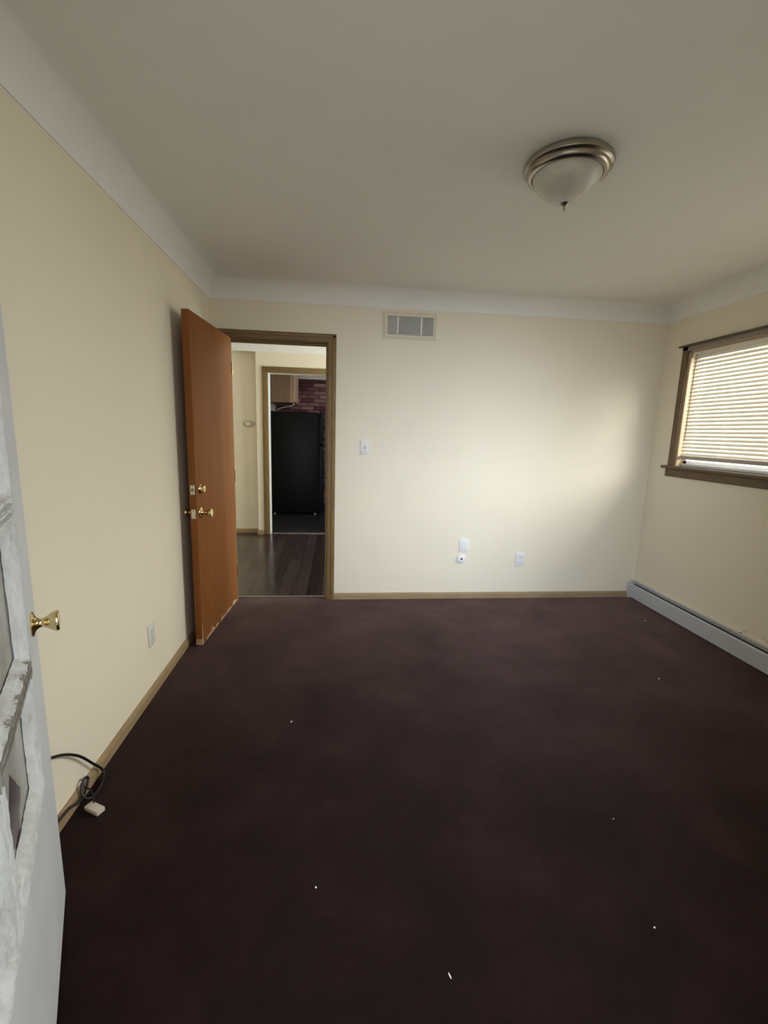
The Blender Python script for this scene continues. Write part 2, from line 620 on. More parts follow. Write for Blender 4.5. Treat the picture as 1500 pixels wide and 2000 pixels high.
board('baseboard_left', M['base_wood_y'], 'y', XL, YF, YB, 1, 'tan baseboard along the wall behind the orange door')
board('baseboard_back', M['base_wood_x'], 'x', YB, -0.017, XR - 0.06, -1, 'tan baseboard under the outlets between doorway and grey heater')
board('baseboard_front', M['base_wood_x'], 'x', YF, EX1 + 0.07, XR - 0.07, 1, 'tan baseboard beside the entry doorway')

# ------------------------------------------------------------------ doorway trim (back wall)
def casing(b, x0, x1, y0, y1, z0, z1, d, axis):
    bx(b, x0, x1, y0, y1, z0, z1, 0.004, 2)


tr = thing('trim_1', 'olive-brown wooden door frame around the doorway to the hall', 'door frame', (-0.44, YB, 0), kind='structure')
b = newbm()
bx(b, -0.078, -0.017, YB - 0.016, YB, 0.0, 2.098, 0.005, 3)
bx(b, -0.046, -0.022, YB - 0.021, YB - 0.012, 0.0, 2.092, 0.004, 3)
obj('side_casing', b, M['trim_wood'], tr)
b = newbm()
bx(b, -0.897, -0.838, YB - 0.016, YB, 0.0, 2.098, 0.005, 3)
obj('side_casing', b, M['trim_wood'], tr)
b = newbm()
bx(b, -0.897, -0.017, YB - 0.0165, YB, 2.040, 2.1, 0.005, 3)
bx(b, -0.892, -0.022, YB - 0.021, YB - 0.012, 2.070, 2.094, 0.004, 3)
obj('head_casing', b, M['trim_top'], tr)
b = newbm()
bx(b, -0.083, -0.040, YB - 0.002, YB + TH + 0.002, 0.0, 2.04, 0.002, 1)
bx(b, -0.095, -0.082, YB + 0.05, YB + 0.09, 0.0, 2.03, 0.002, 1)
obj('jamb', b, M['trim_wood'], tr)
b = newbm()
bx(b, -0.840, -0.822, YB - 0.002, YB + TH + 0.002, 0.0, 2.04, 0.002, 1)
bx(b, -0.823, -0.812, YB + 0.05, YB + 0.09, 0.0, 2.03, 0.002, 1)
obj('jamb', b, M['trim_wood'], tr)
b = newbm()
bx(b, -0.835, -0.040, YB - 0.002, YB + TH + 0.002, 2.035, 2.075, 0.002, 1)
bx(b, -0.822, -0.083, YB + 0.05, YB + 0.09, 2.022, 2.036, 0.002, 1)
obj('head_jamb', b, M['trim_top'], tr)
b = newbm()
bx(b, 0, 1, 0, 1, 0, 1)
b.free()
b = newbm()
bx(b, -0.822, -0.083, YB + 0.045, YB + 0.075, 0.0, 0.006, 0.002, 1)
tag(obj('trim_2', b, M['threshold'], smooth=20), 'thin worn strip where the carpet meets the dark hall floor', 'threshold', kind='structure')

# ------------------------------------------------------------------ knob builders
def basis(origin, n):
    n = Vector(n).normalized()
    return Matrix.Translation(Vector(origin)) @ n.to_track_quat('Z', 'Y').to_matrix().to_4x4()


TULIP = [(0.0, 0.0), (0.033, 0.0), (0.033, 0.003), (0.030, 0.006), (0.024, 0.008), (0.0175, 0.011), (0.0135, 0.016), (0.0115, 0.022), (0.0115, 0.028), (0.0135, 0.033),
         (0.0175, 0.040), (0.0225, 0.048), (0.0262, 0.056), (0.0272, 0.061), (0.0262, 0.0655), (0.0235, 0.068), (0.0, 0.0685)]


def scale_prof(p, a, bb):
    return [(r * a, h * bb) for r, h in p]


# ------------------------------------------------------------------ orange door
PA = Vector((-0.790, 3.606, 0))
PB = Vector((-0.842, 2.805, 0))
dd = (PB - PA)
WID = dd.length
dd.normalize()
rz = math.atan2(dd.y, dd.x)
d1 = thing('door_1', 'orange-brown flush wooden door standing open against the cream wall', 'door', PA, rz, kind='structure')
# local x: hinge -> free edge, local y: -towards hall side?  visible face is local +y
# (rotating +x to dd leaves +y pointing to the room)
b = newbm()
bx(b, 0.0, WID, -0.042, 0.0, 0.012, 2.036, 0.0025, 2)
obj('door_leaf', b, M['door_wood'], d1, local=True)


def local_obj(name, bm, mat, parent):
    return obj(name, bm, mat, parent, local=True)


zk, zd = 0.862, 1.010
xs = WID - 0.062
# inside knob
b = newbm()
lathe(b, TULIP, 40, basis((xs, 0.0, zk), (0, 1, 0)))
local_obj('doorknob', b, M['brass'], d1)
b = newbm()
lathe(b, scale_prof(TULIP, 0.9, 0.78), 40, basis((xs, -0.042, zk), (0, -1, 0)))
local_obj('doorknob', b, M['brass'], d1)
# deadbolt thumb cylinder
b = newbm()
lathe(b, [(0.0, 0.0), (0.031, 0.0), (0.031, 0.004), (0.027, 0.010), (0.022, 0.013), (0.0215, 0.026), (0.019, 0.029), (0.0, 0.0295)], 40, basis((xs, 0.0, zd), (0, 1, 0)))
db = local_obj('deadbolt', b, M['brass'], d1)
b = newbm()
bx(b, xs - 0.014, xs + 0.014, 0.028, 0.036, zd - 0.003, zd + 0.003, 0.002, 2)
t_ = local_obj('thumb_turn', b, M['brass'], db)
b = newbm()
lathe(b, [(0.0, 0.0), (0.027, 0.0), (0.024, 0.014), (0.0, 0.015)], 32, basis((xs, -0.042, zd), (0, -1, 0)))
local_obj('deadbolt', b, M['brass'], d1)
for z, bolt in ((zk, True), (zd, False)):
    b = newbm()
    bx(b, WID - 0.001, WID + 0.0025, -0.034, -0.008, z - 0.029, z + 0.029, 0.0012, 1)
    pl = local_obj('latch_plate', b, M['steel'], d1)
    b = newbm()
    if bolt:
        bx(b, WID + 0.002, WID + 0.010, -0.028, -0.014, z - 0.010, z + 0.010, 0.002, 2)
        local_obj('latch_bolt', b, M['steel'], pl)
    else:
        lathe(b, [(0.0, 0.0), (0.010, 0.0), (0.010, 0.0012), (0.0, 0.0012)], 24, basis((WID + 0.0022, -0.021, z), (1, 0, 0)))
        local_obj('bolt_hole', b, M['screw'], pl)
    for dz in (-0.022, 0.022):
        b = newbm()
        lathe(b, [(0.0, 0.0), (0.0035, 0.0), (0.003, 0.0015), (0.0, 0.0018)], 16, basis((WID + 0.0022, -0.021, z + dz), (1, 0, 0)))
        local_obj('screw', b, M['screw'], pl)
for z in (0.25, 1.02, 1.82):
    b = newbm()
    lathe(b, [(0, -0.045), (0.006, -0.045), (0.006, 0.045), (0, 0.045)], 16, Matrix.Translation((-0.006, 0.002, z)))
    local_obj('hinge', b, M['brass'], d1)

# ------------------------------------------------------------------ white entry door in the foreground
ANG = math.radians(26)
FA = Vector((-0.79, 1.219, 0))
EW = 0.91
dirh = Vector((math.sin(ANG), -math.cos(ANG), 0))
HG = FA + dirh * EW
rz2 = math.atan2(-dirh.y, -dirh.x)
d2 = thing('door_2', 'white painted entry door with old raised glazing bars and a brass knob', 'door', HG, rz2, kind='structure')
# local x: hinge -> free edge; visible face local y = 0 facing -y
ET = 0.044
col_edges = [(EW - 0.605, EW - 0.27), (0.05, EW - 0.675)]
row_edges = [(0.575, 0.835), (0.885, 1.185), (1.240, 1.545)]
b = newbm()
holes_x = sorted(col_edges)
z_prev = 0.012
bx(b, 0, EW, 0, ET, 0.012, row_edges[0][0] - 0.0)
for i, (z0, z1) in enumerate(row_edges):
    xprev = 0.0
    for (x0, x1) in holes_x:
        bx(b, xprev, x0, 0, ET, z0, z1)
        xprev = x1
    bx(b, xprev, EW, 0, ET, z0, z1)
    ztop = row_edges[i + 1][0] if i + 1 < len(row_edges) else 2.035
    bx(b, 0, EW, 0, ET, z1, ztop)
bmesh.ops.remove_doubles(b, verts=b.verts, dist=0.0005)
local_obj('door_leaf', b, M['door_white'], d2)


def frame_mould(b, x0, x1, z0, z1, y=0.0, w_=0.028, h_=0.015):
    """stepped picture-frame moulding round an opening, mitred"""
    prof = [(-w_, 0.0), (-w_, h_ * 0.45), (-w_ * 0.92, h_ * 0.9), (-w_ * 0.80, h_ * 0.95), (-w_ * 0.72, h_ * 0.35), (-w_ * 0.50, h_ * 0.35), (-w_ * 0.44, h_), (-w_ * 0.20, h_), (-w_ * 0.12, h_ * 0.5), (0.0, h_ * 0.3), (0.006, -0.010)]
    rings = []
    for o_, hh in prof:
        rings.append([b.verts.new(p) for p in ((x0 + o_, y - hh, z0 + o_), (x1 - o_, y - hh, z0 + o_), (x1 - o_, y - hh, z1 - o_), (x0 + o_, y - hh, z1 - o_))])
    for A, B in zip(rings[:-1], rings[1:]):
        for k in range(4):
            b.faces.new((A[k], A[(k + 1) % 4], B[(k + 1) % 4], B[k]))


for (x0, x1) in col_edges:
    for (z0, z1) in row_edges:
        b = newbm()
        bx(b, x0 - 0.004, x1 + 0.004, 0.012, 0.020, z0 - 0.004, z1 + 0.004)
        pn = local_obj('pane', b, M['pane'], d2)
        b = newbm()
        frame_mould(b, x0, x1, z0, z1)
        # finer cuts so worn paint can wobble the outline
        bmesh.ops.subdivide_edges(b, edges=[e for e in b.edges if e.calc_length() > 0.15], cuts=24, use_grid_fill=True)
        rnd = random.Random(int(z0 * 100) + int(x0 * 1000))
        for v in b.verts:
            v.co.y += rnd.uniform(-0.0012, 0.0012)
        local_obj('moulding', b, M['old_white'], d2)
b = newbm()
lathe(b, scale_prof(TULIP, 0.98, 0.84), 48, basis((EW - 0.07, 0.0, 0.885), (0, -1, 0)))
local_obj('doorknob', b, M['brass'], d2)
b = newbm()
lathe(b, scale_prof(TULIP, 0.95, 0.95), 32, basis((EW - 0.07, ET, 0.885), (0, 1, 0)))
local_obj('doorknob', b, M['brass'], d2)
b = newbm()
bx(b, EW - 0.001, EW + 0.002, 0.010, 0.034, 0.857, 0.913, 0.001, 1)
local_obj('latch_plate', b, M['steel'], d2)

# ------------------------------------------------------------------ window_1 on the right wall
w1 = thing('window_1', 'wide window with brown wooden trim above the grey heater', 'window', (XR, 2.45, WZ0), kind='structure')
b = newbm()
bx(b, XR - 0.016, XR, 3.338, 3.396, 1.188, 2.088, 0.004, 2)
obj('side_casing', b, M['win_wood'], w1)
b = newbm()
bx(b, XR - 0.016, XR, 1.188, 1.248, 1.188, 2.088, 0.004, 2)
obj('side_casing', b, M['win_wood'], w1)
b = newbm()
bx(b, XR - 0.016, XR, 1.188, 3.396, 2.056, 2.088, 0.004, 2)
obj('head_casing', b, M['head_grey'], w1)
b = newbm()
bx(b, XR - 0.040, XR, 1.170, 3.415, 2.086, 2.098, 0.003, 2)
obj('head_cap', b, M['win_wood_y'], w1)
b = newbm()
bx(b, XR - 0.045, XR + 0.05, 1.15, 3.435, 1.168, 1.190, 0.006, 3)
obj('sill', b, M['win_wood_y'], w1)
b = newbm()
bx(b, XR - 0.016, XR, 1.18, 3.412, 1.105, 1.168, 0.004, 2)
obj('apron', b, M['win_wood_y'], w1)
b = newbm()
for y0, y1 in ((WY0, WY0 + 0.014), (WY1 - 0.014, WY1)):
    bx(b, XR, XR + TH, y0, y1, WZ0, WZ1)
bx(b, XR, XR + TH, WY0, WY1, WZ1 - 0.014, WZ1)
obj('reveal_lining', b, plain('tan_reveal', (0.45, 0.32, 0.18), 0.5), w1)
b = newbm()
xf = XR + 0.055
bx(b, xf, xf + 0.05, WY0 + 0.014, WY1 - 0.014, WZ0, WZ0 + 0.045, 0.003, 2)
bx(b, xf - 0.012, xf + 0.01, WY0 + 0.014, WY1 - 0.014, WZ0, WZ0 + 0.022, 0.002, 2)
bx(b, xf, xf + 0.05, WY0 + 0.014, WY1 - 0.014, WZ1 - 0.05, WZ1 - 0.014, 0.003, 2)
bx(b, xf, xf + 0.05, WY0 + 0.014, WY0 + 0.05, WZ0, WZ1 - 0.014, 0.003, 2)
bx(b, xf, xf + 0.05, WY1 - 0.05, WY1 - 0.014, WZ0, WZ1 - 0.014, 0.003, 2)
bx(b, xf + 0.005, xf + 0.045, 2.40, 2.44, WZ0, WZ1 - 0.014, 0.003, 2)
obj('vinyl_frame', b, M['vinyl'], w1)
for y0, y1 in ((WY0 + 0.05, 2.40), (2.44, WY1 - 0.05)):
    b = newbm()
    bx(b, xf + 0.022, xf + 0.026, y0 - 0.005, y1 + 0.005, WZ0 + 0.04, WZ1 - 0.045)
    obj('pane', b, M['glass'], w1, smooth=0)

# mini blind
BX = XR + 0.022
NS = 27


def make_blind(BY0, BY1, deg, cords, wand_y, label):
    ym = (BY0 + BY1) / 2
    bl = thing('window_blind', label, 'blind', (BX, ym, WZ1))
    b = newbm()
    bx(b, BX - 0.016, BX + 0.016, BY0, BY1, WZ1 - 0.045, WZ1 - 0.015, 0.003, 2)
    obj('headrail', b, M['slat'], bl)
    ztop, zbot = 2.000, 1.288
    tilt = math.radians(deg)
    ch = 0.0142
    K = 6
    up = []
    for k in range(K + 1):
        s_ = -1 + 2 * k / K
        u_ = s_ * ch
        c_ = 0.0022 * (1 - s_ * s_)
        up.append((u_ * math.cos(tilt) - c_ * math.sin(tilt), u_ * math.sin(tilt) + c_ * math.cos(tilt)))
    prof = up + [(x_ + 0.0005 * math.sin(tilt), z_ - 0.0005 * math.cos(tilt)) for x_, z_ in reversed(up)]
    b = newbm()
    A = [b.verts.new((BX + p[0], BY0 + 0.004, ztop + p[1])) for p in prof]
    B = [b.verts.new((BX + p[0], BY1 - 0.004, ztop + p[1])) for p in prof]
    n_ = len(prof)
    for k in range(n_):
        b.faces.new((A[k], A[(k + 1) % n_], B[(k + 1) % n_], B[k]))
    first = obj('slat', b, M['slat'], bl, smooth=50)
    base = first.location.copy()
    for i in range(1, NS):
        o = first.copy()
        COL.objects.link(o)
        o.parent = bl
        o.location = base + Vector((0, 0, (zbot - ztop) * i / (NS - 1)))
    b = newbm()
    bx(b, BX - 0.012, BX + 0.012, BY0 + 0.004, BY1 - 0.004, 1.246, 1.274, 0.003, 2)
    obj('bottom_rail', b, M['rail'], bl)
    for yy in cords:
        b = newbm()
        for sx_ in (-0.0140, 0.0140):
            tube(b, [(BX + sx_, yy, WZ1 - 0.045), (BX + sx_, yy, 1.262)], 0.0008, 6)
        obj('ladder_cord', b, M['white'], bl)
    b = newbm()
    tube(b, [(BX - 0.022, wand_y, 2.02), (BX - 0.026, wand_y, 1.9), (BX - 0.026, wand_y, 1.39)], 0.003, 8)
    obj('tilt_wand', b, M['wand'], bl)


make_blind(2.435, WY1 - 0.022, 64, (3.20, 2.94, 2.60), 3.262, 'cream mini blind with closed slats filling the far half of the window')
make_blind(WY0 + 0.022, 2.405, 20, (2.25, 1.83, 1.40), 2.33, 'added unseen cream mini blind, slats opened to let light into the room')  # out-of-view blind added to bring more window light into the room

# ------------------------------------------------------------------ baseboard heater
HX = XR - 0.060
h1 = thing('baseboard_heater', 'long low grey metal baseboard heater under the window', 'heater', (XR - 0.03, 2.0, 0))
HY0, HY1 = 0.62, YB - 0.004
b = newbm()
prism(b, [(XR - 0.002, 0.004), (XR - 0.008, 0.004), (XR - 0.008, 0.146), (XR - 0.026, 0.150), (XR - 0.028, 0.156), (XR - 0.002, 0.156)], 'y', HY0, HY1)
obj('back_plate', b, M['heater'], h1, smooth=0)
b = newbm()
prism(b, [(HX, 0.020), (HX + 0.0025, 0.020), (HX + 0.0025, 0.124), (HX + 0.011, 0.134), (HX + 0.009, 0.136), (HX, 0.128)], 'y', HY0, HY1 - 0.03)
obj('front_panel', b, M['heater'], h1, smooth=0)
b = newbm()
bx(b, HX + 0.004, XR - 0.0085, HY0 + 0.02, HY1 - 0.04, 0.03, 0.127)  # solid block for the fins, black to paint the shade in the slot
obj('shaded_fin_block', b, M['heater_dark'], h1, smooth=0)
for y0, y1 in ((HY1 - 0.032, HY1), (HY0 - 0.002, HY0 + 0.03)):
    b = newbm()
    prism(b, [(XR - 0.001, 0.004), (HX - 0.003, 0.004), (HX - 0.003, 0.130), (HX + 0.012, 0.146), (XR - 0.03, 0.158), (XR - 0.001, 0.158)], 'y', y0, y1)
    obj('end_cap', b, M['heater'], h1, smooth=0)

# ------------------------------------------------------------------ air register high on the back wall
v1 = thing('air_register', 'grey air register in a painted-over cream frame near the ceiling', 'vent', (0.545, YB, 2.19))
b = newbm()
X0, X1, Z0, Z1 = 0.338, 0.746, 2.092, 2.292
x0, x1, z0, z1 = 0.371, 0.721, 2.123, 2.254
prof = [(0.0, 0.0), (0.0, 0.009), (0.012, 0.014), (0.020, 0.010), (0.031, 0.010), (0.033, 0.002)]
rings = []
for o_, hh in prof:
    f_ = o_ / 0.033
    rings.append([b.verts.new(p) for p in ((X0 + (x0 - X0) * f_, YB - hh, Z0 + (z0 - Z0) * f_), (X1 + (x1 - X1) * f_, YB - hh, Z0 + (z0 - Z0) * f_),
                                          (X1 + (x1 - X1) * f_, YB - hh, Z1 + (z1 - Z1) * f_), (X0 + (x0 - X0) * f_, YB - hh, Z1 + (z1 - Z1) * f_))])
for A, B in zip(rings[:-1], rings[1:]):
    for k in range(4):
        b.faces.new((A[k], A[(k + 1) % 4], B[(k + 1) % 4], B[k]))
obj('frame', b, M['grille_frame'], v1, smooth=20)
b = newbm()
bx(b, x0, x1, YB - 0.0015, YB - 0.0005, z0, z1)
obj('recess', b, M['grille_dark'], v1, smooth=0)
xa, xb = 0.447, 0.628
for xm in (xa, xb):
    b = newbm()
    bx(b, xm - 0.006, xm + 0.006, YB - 0.013, YB - 0.001, z0 + 0.001, z1 - 0.001, 0.002, 1)
    obj('divider_bar', b, M['grille_bar'], v1)
for (s0, s1) in ((x0, xa - 0.006), (xb + 0.006, x1)):
    n_ = 9
    b = newbm()
    for k in range(n_):
        xc = s0 + (s1 - s0) * (k + 0.5) / n_
        bx(b, xc - 0.0032, xc + 0.0032, YB - 0.009, YB - 0.001, z0 + 0.001, z1 - 0.001, rot=Matrix.Rotation(0.35, 3, 'Z'))
    obj('louvre_bank', b, M['grille'], v1, smooth=0)
b = newbm()
n_ = 13
for k in range(n_):
    zc_ = z0 + (z1 - z0) * (k + 0.5) / n_
    bx(b, xa + 0.006, xb - 0.006, YB - 0.009, YB - 0.001, zc_ - 0.0035, zc_ + 0.0035, rot=Matrix.Rotation(0.35, 3, 'X'))
obj('louvre_bank', b, M['grille'], v1, smooth=0)

# ------------------------------------------------------------------ plates
def rounded_plate(b, cx, cz, w_, h_, y, t=0.006):
    bx(b, cx - w_ / 2, cx + w_ / 2, y - t, y, cz - h_ / 2, cz + h_ / 2, 0.0025, 2)


sw = thing('light_switch', 'white toggle light switch on the cream wall right of the doorway frame', 'light switch', (0.216, YB, 1.262))
b = newbm()
rounded_plate(b, 0.216, 1.262, 0.070, 0.115, YB)
obj('plate', b, M['white2'], sw)
b = newbm()
bx(b, 0.211, 0.221, YB - 0.0068, YB - 0.005, 1.25, 1.274)
obj('toggle_slot', b, plain('slot_grey', (0.22, 0.20, 0.17), 0.6), sw)
b = newbm()
bx(b, 0.2125, 0.2195, YB - 0.017, YB - 0.005, 1.262, 1.270, 0.0015, 2, rot=Matrix.Rotation(-0.5, 3, 'X'))
obj('toggle', b, M['white2'], sw)
for dz in (-0.03, 0.03):
    b = newbm()
    lathe(b, [(0.0, 0.0), (0.003, 0.0), (0.0025, 0.001), (0, 0.0012)], 12, basis((0.216, YB - 0.006, 1.262 + dz), (0, -1, 0)))
    obj('screw', b, M['screw'], sw)

bp = thing('blank_wall_plate', 'blank white rectangular wall plate directly above the round cable cover', 'wall plate', (1.069, YB, 0.465))
b = newbm()
rounded_plate(b, 1.069, 0.465, 0.078, 0.115, YB)
obj('plate', b, M['white'], bp)
b = newbm()
bx(b, 1.069 - 0.019, 1.069 + 0.019, YB - 0.0085, YB - 0.005, 0.465 - 0.036, 0.465 + 0.036, 0.0015, 1)
obj('center_insert', b, M['white'], bp)

rc_ = thing('round_cable_cover', 'round white cable cover low on the cream wall, under the blank plate', 'cable cover', (1.052, YB, 0.349))
b = newbm()
lathe(b, [(0.0, 0.0), (0.041, 0.0), (0.040, 0.006), (0.036, 0.011), (0.026, 0.014), (0.011, 0.0150), (0.0095, 0.012), (0.0, 0.012)], 40, basis((1.052, YB, 0.349), (0, -1, 0)))
obj('cover', b, M['white'], rc_)
b = newbm()
lathe(b, [(0.0, 0.0), (0.0075, 0.0), (0.0075, 0.003), (0.0, 0.003)], 20, basis((1.052, YB - 0.0118, 0.349), (0, -1, 0)))
obj('cable_hole', b, M['dark'], rc_)


def outlet(loc, normal_axis, label, name='wall_outlet', mat='white'):
    o = thing(name, label, 'outlet', loc)
    x, y, z = loc
    rot = Matrix.Identity(4)
    if normal_axis == 'x':
        rot = Matrix.Translation(Vector(loc)) @ Matrix.Rotation(PI / 2, 4, 'Z') @ Matrix.Translation(-Vector(loc))

    def place(nm, bm, mt, par):
        bm.transform(rot)
        return obj(nm, bm, mt, par)
    b = newbm()
    rounded_plate(b, x, z, 0.078, 0.120, y, 0.006)
    place('plate', b, M[mat], o)
    for dz in (-0.0215, 0.0215):
        b = newbm()
        bx(b, x - 0.017, x + 0.017, y - 0.0085, y - 0.005, z + dz - 0.0145, z + dz + 0.0145, 0.004, 2)
        f_ = place('socket_face', b, M[mat], o)
        b = newbm()
        bx(b, x - 0.008, x - 0.0055, y - 0.0089, y - 0.008, z + dz - 0.003, z + dz + 0.006)
        bx(b, x + 0.0055, x + 0.008, y - 0.0089, y - 0.008, z + dz - 0.003, z + dz + 0.006)
        bx(b, x - 0.002, x + 0.002, y - 0.0089, y - 0.008, z + dz - 0.010, z + dz - 0.006)
        place('slots', b, M['slot'], f_)
    b = newbm()
    lathe(b, [(0.0, 0.0), (0.003, 0.0), (0.0025, 0.001), (0, 0.0012)], 12, basis((x, y - 0.006, z), (0, -1, 0)))
    place('screw', b, M['screw'], o)
    return o


outlet((1.570, YB, 0.348), 'y', 'white double outlet low on the far wall, nearest the grey heater')
outlet((XL, 2.303, 0.322), 'x', 'cream painted outlet low on the wall with the open orange door', mat='white2')

# ------------------------------------------------------------------ ceiling light
LC = Vector((0.880, 1.895, ZT))
cl = thing('ceiling_light', 'unlit frosted bowl ceiling light with brushed nickel rim and finial', 'ceiling light', LC)
Mz = Matrix.Translation(LC) @ Matrix.Diagonal((1, 1, -1, 1))
b = newbm()
lathe(b, [(0.0, 0.0), (0.150, 0.0), (0.158, 0.004), (0.166, 0.012), (0.1675, 0.021), (0.164, 0.029), (0.157, 0.033), (0.154, 0.036), (0.153, 0.043), (0.148, 0.050), (0.140, 0.054), (0.134, 0.0545), (0.129, 0.050), (0.128, 0.030), (0.0, 0.030)], 72, Mz)
obj('pan', b, M['nickel'], cl)
b = newbm()
lathe(b, [(0.129, 0.045), (0.127, 0.060), (0.120, 0.076), (0.107, 0.094), (0.088, 0.112), (0.066, 0.128), (0.042, 0.139), (0.020, 0.1445), (0.0, 0.146)], 72, Mz)
obj('glass_bowl', b, M['alabaster'], cl)
b = newbm()
lathe(b, [(0.0, 0.142), (0.016, 0.143), (0.017, 0.148), (0.012, 0.153), (0.0065, 0.158), (0.004, 0.162), (0.0045, 0.168), (0.003, 0.173), (0.0, 0.174)], 28, Mz)
obj('finial', b, M['nickel'], cl)

# ------------------------------------------------------------------ cable and adapter on the floor
b = newbm()
pts = spline([(-0.934, 1.22, 0.31), (-0.932, 1.35, 0.325), (-0.930, 1.47, 0.275), (-0.925, 1.567, 0.199), (-0.922, 1.650, 0.100), (-0.915, 1.700, 0.030), (-0.900, 1.670, 0.010), (-0.893, 1.612, 0.010), (-0.905, 1.572, 0.014), (-0.925, 1.568, 0.045), (-0.930, 1.60, 0.075), (-0.927, 1.620, 0.06),
              (-0.922, 1.590, 0.035), (-0.920, 1.545, 0.028), (-0.928, 1.495, 0.045), (-0.930, 1.40, 0.05), (-0.93, 1.25, 0.03)], 8)
tube(b, pts, 0.0048, 10)
tag(obj('cable', b, M['cable'], loc=(-0.92, 1.6, 0.0)), 'black cable looping out from behind the white door over the baseboard', 'cable')
pa = thing('plug_adapter', 'small beige plug adapter lying on the carpet by the black cable', 'adapter', (-0.863, 1.528, 0.0))
b = newbm()
Rr = Matrix.Rotation(math.radians(-28), 3, 'Z')
bx(b, -0.896, -0.828, 1.513, 1.545, 0.002, 0.019, 0.003, 2, rot=Rr)
obj('body', b, M['adapter'], pa)
b = newbm()
pts = spline([(-0.925, 1.590, 0.050), (-0.900, 1.580, 0.045), (-0.880, 1.560, 0.030), (-0.872, 1.545, 0.016)], 6)
tube(b, pts, 0.0028, 8)
obj('cord', b, M['cable'], pa)

# ------------------------------------------------------------------ lint scraps on the carpet
def scrap(x, y, sx_, sy_, rz_, label, name='paper_scrap', cat='scrap'):
    b = newbm()
    bmesh.ops.create_icosphere(b, subdivisions=2, radius=1.0)
    rnd = random.Random(int(x * 1000))
    for v in b.verts:
        v.co = Vector((v.co.x * sx_, v.co.y * sy_, v.co.z * 0.0016)) * rnd.uniform(0.75, 1.15)
    b.transform(Matrix.Translation((x, y, 0.0018)) @ Matrix.Rotation(rz_, 4, 'Z'))
    return tag(obj(name, b, M['lint'], loc=(x, y, 0.001)), label, cat)


scrap(0.305, 0.926, 0.0022, 0.0080, 0.25, 'long thin white scrap, the nearest one on the burgundy carpet')
scrap(-0.051, 1.185, 0.0030, 0.0032, 0.2, 'tiny white scrap on open carpet near the white door')
scrap(-0.206, 2.006, 0.0036, 0.0060, -0.5, 'white scrap on the carpet in front of the open orange door')
scrap(2.390, 3.100, 0.0060, 0.0050, 0.3, 'tiny pale scrap on the carpet beside the far end of the heater')
scrap(1.900, 2.286, 0.0055, 0.0040, 0.8, 'pale scrap on the carpet out from the middle of the heater')
scrap(0.925, 0.994, 0.0034, 0.0024, 0.4, 'pale scrap on the dark carpet, nearest the lower right corner')
scrap(1.031, 1.361, 0.0022, 0.0024, 0.4, 'faint white speck on open carpet between the nearest scrap and the heater')

# ------------------------------------------------------------------ hall beyond the doorway
HLX, HRX, HYB = -2.6, 2.6, 6.12
KY = 6.04
b = newbm()
bx(b, HLX, HRX, YB + 0.06, KY + 0.13, -0.06, 0.0)
tag(obj('floor_hall', b, M['planks'], smooth=0), 'dark glossy plank floor of the hall beyond the doorway', 'floor', kind='structure')
b = newbm()
bx(b, HLX, -1.03, HYB, HYB + 0.05, -0.06, 2.6)
tag(obj('wall_hall', b, M['wall'], smooth=0), 'cream hall wall seen past the open orange door', 'wall', kind='structure')
b = newbm()
KX0, KX1, KZ = -0.876, -0.06, 2.075
bx(b, -1.03, KX0, KY, KY + 0.13, -0.06, 2.6)
bx(b, KX1, HRX, KY, KY + 0.13, -0.06, 2.6)
bx(b, KX0, KX1, KY, KY + 0.13, KZ, 2.6)
tag(obj('wall_kitchen_side', b, M['wall'], smooth=0), 'cream wall around the inner doorway leading to the kitchen', 'wall', kind='structure')
b = newbm()
bx(b, HLX - TH, HLX, YB + TH, HYB, -0.06, 2.6)
bx(b, HRX, HRX + TH, YB + TH, HYB, -0.06, 2.6)
tag(obj('wall_hall_ends', b, M['wall'], smooth=0), 'cream end walls of the hall', 'wall', kind='structure')
b = newbm()
bx(b, HLX, XL, YB, YB + TH, -0.06, 2.6)
tag(obj('wall_hall_near', b, M['wall'], smooth=0), 'cream hall wall on the doorway side', 'wall', kind='structure')
cove('ceiling_hall', HLX, HRX, YB + TH, KY + 0.0, M['ceiling'], 'pale coved ceiling of the hall above the inner doorway', zc=2.325)
b = newbm()
bx(b, HLX, -1.028, KY - 0.0, HYB, 2.40, 2.6)
tag(obj('ceiling_recess', b, M['ceiling'], smooth=0), 'pale ceiling strip over the recessed hall wall', 'ceiling', kind='structure')
b = newbm()
prism(b, [(HYB, 0.0), (HYB - 0.014, 0.0), (HYB - 0.014, 0.045), (HYB - 0.004, 0.058), (HYB, 0.058)], 'x', HLX, -1.030)
prism(b, [(KY, 0.0), (KY - 0.014, 0.0), (KY - 0.014, 0.045), (KY - 0.004, 0.058), (KY, 0.058)], 'x', -1.044, -0.953)
bx(b, -1.044, -1.030, KY, HYB, 0, 0.055)
tag(obj('baseboard_hall', b, M['base_wood_x'], smooth=20), 'tan baseboard of the hall left of the inner doorway', 'baseboard', kind='structure')
tr2 = thing('trim_3', 'dark olive wooden frame of the inner doorway to the kitchen', 'door frame', (-0.5, KY, 0), kind='structure')
b = newbm()
bx(b, -0.953, -0.882, KY - 0.016, KY, 0.0, 2.150, 0.004, 2)
obj('side_casing', b, M['trim_wood'], tr2)
b = newbm()
bx(b, -0.055, 0.015, KY - 0.016, KY, 0.0, 2.150, 0.004, 2)
obj('side_casing', b, M['trim_wood'], tr2)
b = newbm()
bx(b, -0.953, 0.015, KY - 0.0165, KY, 2.078, 2.152, 0.004, 2)
obj('head_casing', b, M['trim_top'], tr2)
b = newbm()
bx(b, -0.884, -0.873, KY - 0.005, KY + 0.135, 0.0, 2.078, 0.002, 1)
obj('jamb', b, M['white'], tr2)['label'] = 'white painted jamb edge'
b = newbm()
